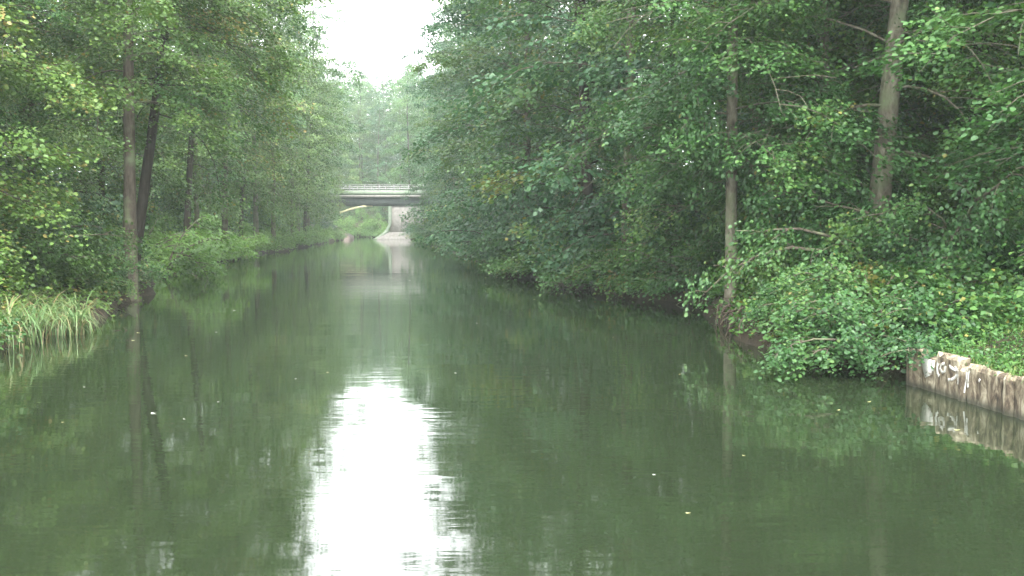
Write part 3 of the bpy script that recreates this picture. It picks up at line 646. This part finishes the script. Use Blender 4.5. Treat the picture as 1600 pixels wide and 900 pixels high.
# thin daubs of white paint lying on the pile faces
def daub(pts, wd, name='paint_mark'):
    """strip following (px, z) points on the wall face"""
    vv = []; P = [(ywall(px), z) for px, z in pts]
    pr = []
    for y, z in P:
        b_ = 0
        for (y0, y1, tp) in piles:
            if y0 <= y <= y1:
                q = piles.index((y0, y1, tp)); t = (y - y0 - .012) / (y1 - y0 - .024); b_ = (.012 + .03 * (q % 3 == 0)) * max(0, math.sin(math.pi * min(max(t, 0), 1))) ** .6
        pr.append(np.array([wx(y) - b_ - .012, y, z]))
    pr = np.array(pr); T = np.gradient(pr, axis=0); nrm = np.array([-1, -.12, 0])
    S_ = np.cross(T, nrm); S_ /= np.linalg.norm(S_, axis=1)[:, None] + 1e-9
    w_ = wd * np.linspace(1, .7, len(pr))[:, None]
    vv = np.concatenate([pr + S_ * w_, pr - S_ * w_, pr + S_ * w_ + np.array([.012, 0, 0]), pr - S_ * w_ + np.array([.012, 0, 0])]) - wo_
    m_ = len(pr); ff = []
    for q in range(m_ - 1):
        ff.append([q, q + 1, m_ + q + 1, m_ + q]); ff.append([q, 2 * m_ + q, 2 * m_ + q + 1, q + 1]); ff.append([m_ + q, m_ + q + 1, 3 * m_ + q + 1, 3 * m_ + q])
    G = Geo(); G.add(vv, ff); return link(name, G.mesh(name, WHITE), wall)
daub([(1449, .44), (1449, .38), (1450, .30), (1452, .24), (1453, .20)], .12)
daub([(1456, .42), (1457, .36), (1456, .30)], .075)
daub([(1467, .42), (1465, .36), (1466, .28), (1469, .24)], .022)
daub([(1478, .43), (1472, .41), (1470, .35), (1474, .30), (1478, .33), (1479, .40)], .02)
daub([(1485, .41), (1489, .39), (1495, .37)], .022)
daub([(1484, .23), (1490, .25), (1495, .30), (1497, .37), (1493, .42)], .02)
daub([(1498, .36), (1497.6, .2)], .008)
daub([(1511, .42), (1510.4, .3), (1509.5, .12)], .010)
daub([(1517, .42), (1514.5, .38), (1514, .2)], .009)
daub([(1531, .33), (1533, .32)], .022)

# ------------------------------------------------------------------ reeds, grass, undergrowth
def blades(rng, base, H, wd, bend, mat, name, seg=6, spread=.5):
    n = len(base); az = rng.uniform(0, 6.283, n); h = H * rng.uniform(.45, 1.1, n); bd = bend * rng.uniform(.3, 1.2, n)
    d = np.c_[np.cos(az), np.sin(az), np.zeros(n)]; s = np.c_[-np.sin(az), np.cos(az), np.zeros(n)]
    V_ = []
    for q in range(seg + 1):
        t = q / seg; th = bd * t * t
        rr = h * (t * .18 * spread + (t ** 2.2) * np.sin(th) * .8); zz = h * (t - .62 * (t ** 2.6) * (1 - np.cos(np.minimum(th * 1.15, 2.8))))
        c = base + d * rr[:, None]; c = c + np.c_[np.zeros(n), np.zeros(n), zz]; w_ = wd * (1 - t ** 2.2) * (.5 + .9 * min(t * 3, 1)) * rng.uniform(.7, 1.2, n) + .0008
        V_ += [c + s * w_[:, None], c - s * w_[:, None]]
    Vv = np.stack(V_, 1).reshape(-1, 3); k_ = 2 * (seg + 1); b = np.arange(n)[:, None] * k_
    Q = np.concatenate([b + np.array([[2 * q, 2 * q + 1, 2 * q + 3, 2 * q + 2]]) for q in range(seg)], 1).reshape(-1, 4)
    return mesh_np(name, Vv, Q, mat, np.repeat(np.clip(rng.normal(.5, .22, n), 0, 1), seg))
rng = np.random.default_rng(9)
RDS = [(-9.35, 19.2, .5, 'tallest bright reed clump, arching over the water at the right end of the reed bed', 1.25), (-10.1, 20.4, .5, 'reed clump in the middle of the reed bed, before the alder leaves', 1.2), (-9.75, 17.9, .45, 'reed clump nearest the viewer in the left reed bed', 1.05),
       (-10.7, 21.8, .5, 'reed clump at the left photo edge, highest on the bank', 1.3), (-9.7, 22.2, .45, 'small reed clump close to the dark overhanging bush', 1.1), (-10.3, 18.9, .5, 'reed clump at the left photo edge, standing in the water', 1.2), (-9.1, 20.9, .35, 'thin outermost reed clump standing in the open water', .9)]
for x, y, rr, lb, h in RDS:
    n = 150; a = rng.uniform(0, 6.28, n); q = rr * np.sqrt(rng.random(n))
    e = empty('reed_clump', (x, y, 0)); tag(e, lb, 'reeds', 'reeds on the left bank')
    base = np.c_[np.cos(a) * q, np.sin(a) * q * .8, np.full(n, -.05)]
    link('green_blades', blades(rng, base, h, .014, 2.3, REED, 'reed_blades', 7, 1.0), e)
    link('dry_stalks', blades(rng, base[:90] * np.array([1.15, 1.15, 1]), h * .6, .007, 1.2, STRAW, 'reed_stalks', 4, 1.4), e)
# grass on the right bank above the wall, short sedge along the banks
pts = []
while len(pts) < 15000:
    y = rng.uniform(8, 24); x = wx(min(y, 14.5)) + .1 + rng.random() ** 1.3 * 7
    if y > 14.5 and x < float(xr(y)) + .15: continue
    pts.append((x, y))
pts = np.array(pts); b = np.c_[pts, gz(pts[:, 0], pts[:, 1])]
b[:, 2] = np.where((pts[:, 1] < 14.6) & (pts[:, 0] - xr(pts[:, 1]) < .9), np.maximum(b[:, 2], .43), b[:, 2]) - .02
tag(link('grass', blades(rng, b, .19, .006, 1.8, GRASSM, 'grass', 4, 1.5)), 'green grass on the bank above the pile wall', 'grass', None, 'stuff')
def cover(name, n, ylo, yhi, dmax, hmax, mat, size, side, pwr=1.0, per=9):
    y = ylo + (yhi - ylo) * rng.random(n) ** pwr; d = .12 + rng.random(n) ** 1.5 * dmax
    x = xr(y) + d if side > 0 else xl(y) - d
    z = gz(x, y) + hmax * rng.random(n) ** 1.2 * np.clip(.3 + d, 0, 1); a = rng.uniform(0, 6.28, n)
    s = np.c_[x, y, z, np.cos(a), np.sin(a), np.full(n, .25) * rng.uniform(.6, 1.4, n), rng.uniform(.2, .8, n)]
    return leaves(rng, s, per, size, mat, name, False, thick=.05)
tag(link('undergrowth', cover('undergrowth', 5200, 14.9, 60, 9, .75, LEAF_MG, .10, 1, 1.7)), 'nettles and low leafy plants covering the right bank', 'undergrowth', None, 'stuff')
tag(link('undergrowth', cover('undergrowth', 7500, 2, 66, 9, .75, LEAF_YG, .10, -1, 1.3)), 'low leafy plants covering the left bank', 'undergrowth', None, 'stuff')
tag(link('undergrowth', cover('undergrowth', 7000, 46, 150, 3.5, .8, LEAF_LT, .14, -1, 1.1)), 'light green herbs along the far left bank', 'undergrowth', None, 'stuff')
tag(link('undergrowth', cover('undergrowth', 3500, 50, 150, 4, .7, LEAF_MG, .18, 1, 1.0)), 'green herbs along the far right bank', 'undergrowth', None, 'stuff')

def wall_herbs(n):
    y = rng.uniform(8.5, 15.5, n); x = np.array([wx(min(v, 14.5)) for v in y]) + .16 + rng.random(n) ** 1.2 * 4; z = np.maximum(gz(x, y), .43) + rng.random(n) * .22; a = rng.uniform(0, 6.28, n)
    return leaves(rng, np.c_[x, y, z, np.cos(a), np.sin(a), np.full(n, .13), rng.uniform(.2, .9, n)], 8, .05, LEAF_MG, 'undergrowth', False, thick=.05)
tag(link('undergrowth', wall_herbs(2400)), 'small-leaved weeds among the grass above the pile wall', 'undergrowth', None, 'stuff')

# fallen branches in the water
def branch(name, pts, r, label, mat=ROOTM, twigs=5, seed=1):
    rg = np.random.default_rng(seed); G = Geo(); P = np.array(pts, dtype=float); c = P[0].copy(); P = P - c
    t = np.linspace(0, 1, 12); PP = np.c_[[np.interp(t, np.linspace(0, 1, len(P)), P[:, q]) for q in range(3)]].T + rg.normal(0, .012, (12, 3))
    G.tube(PP, np.linspace(r, r * .3, 12), 7, rough=.06, rng=rg)
    for q in range(twigs):
        i0 = rg.integers(3, 11); G.tube(limb_path(rg, PP[i0], rg.uniform(0, 6.28), rg.uniform(-.1, .7), rg.uniform(.2, .6), .2, 5), np.linspace(r * .4, .003, 5), 5)
    return tag(link(name, G.mesh(name, mat, True), None, c), label, 'branch')
branch('fallen_branch', [at(118, 512, 22.4), at(160, 515, 22), at(225, 522, 21.4)], .022, 'thin bare branch lying on the water right of the reeds', seed=3)
branch('fallen_branch', [at(150, 470, 27.5), at(185, 482, 27), at(212, 470, 26.8)], .03, 'dark bare branch dipping into the water below the straight trunk', BARK_DARK, 7, 4)
branch('fallen_branch', [at(300, 425, 47), at(318, 412, 47), at(331, 400, 46.6)], .05, 'pale dead branch poking from the light green bush over the water', BARK_GREY, 5, 5)
branch('fallen_branch', [at(838, 432, 40.5), at(852, 445, 40), at(868, 452, 39)], .04, 'bare grey branch under the overhanging alders of the right bank', BARK_GREY, 5, 6)
# leaves and scraps floating on the canal
FLY = leaf_mat('floating_leaf_yellow', [(0, (.35, .34, .16)), (1, (.5, .45, .2))], trans=.1)
FLW = leaf_mat('floating_pale', [(0, (.5, .52, .45)), (1, (.7, .7, .62))], trans=.1)
spots = [(366, 485, 'w', .10), (338, 519, 'w', .06), (291, 556, 'y', .08), (240, 646, 'w', .09), (341, 628, 'w', .04), (132, 605, 'w', .04), (98, 660, 'y', .05), (288, 655, 'w', .04),
         (462, 592, 'w', .04), (512, 582, 'y', .06), (712, 583, 'w', .05), (900, 452, 'w', .08), (835, 468, 'y', .10), (905, 470, 'w', .08), (1122, 506, 'w', .05), (1062, 585, 'y', .05),
         (1310, 641, 'y', .08), (1358, 628, 'y', .09), (1495, 672, 'y', .10), (1162, 712, 'y', .05),
         (1075, 802, 'y', .06), (640, 438, 'w', .09), (618, 612, 'y', .05), (216, 520, 'y', .10), (208, 532, 'y', .10), (745, 505, 'w', .05), (958, 527, 'y', .05), (1022, 742, 'w', .04)]
fm = {}
for q, (px, py, c, s) in enumerate(spots):
    x, y, z = ray(px, py); k_ = CAMH / -z; key = c
    if key not in fm:
        ar = np.linspace(0, 2 * math.pi, 12, endpoint=False); rr = 1 + .18 * np.cos(3 * ar) + .1 * np.sin(2 * ar)
        top = np.c_[np.cos(ar) * rr, np.sin(ar) * rr * .62, .05 + .12 * np.cos(ar * 2)]; me = bpy.data.meshes.new('floating_leaf')
        me.from_pydata([tuple(v) for v in top] + [(0, 0, .02)] + [tuple(v - np.array([0, 0, .05])) for v in top], [], [(e, (e + 1) % 12, 12) for e in range(12)] + [(e, 13 + e, 13 + (e + 1) % 12, (e + 1) % 12) for e in range(12)])
        me.materials.append(FLW if c == 'w' else FLY); fm[key] = me
    ob = link('floating_leaf', fm[key], None, (x * k_, y * k_, .004)); s = s * (.36 if c == 'w' else .32); ob.scale = (s, s, s); ob.rotation_euler = (0, 0, rnd.uniform(-.5, .5))
    tag(ob, ('pale scrap' if c == 'w' else 'yellowish leaf') + f' floating on the canal, {ORD[q]} listed from the left bank to the right', 'leaf', 'leaves and scraps floating on the water')
order = sorted([o_ for o_ in sc.objects if o_.name.startswith('floating_leaf')], key=lambda o_: o_.location.x / o_.location.y)
for q, o_ in enumerate(order):
    o_['label'] = o_['label'].split(' floating')[0] + f' floating on the canal, {ORD[q]} speck from the left photo edge'

# ------------------------------------------------------------------ haze
hb = Geo(); hb.box((-60, 700, 24.5), (900, 1000, 26.5))
hz, t, o2 = newmat('haze_air')
pv = N(t, 'ShaderNodeVolumePrincipled', Density=HAZE, Anisotropy=.3); pv.inputs['Color'].default_value = (.90, .98, .965, 1)
t.links.new(pv.outputs[0], o2.inputs['Volume'])
ho = link('haze', hb.mesh('haze', hz)); tag(ho, 'pale damp haze over the canal', 'haze', None, 'stuff')
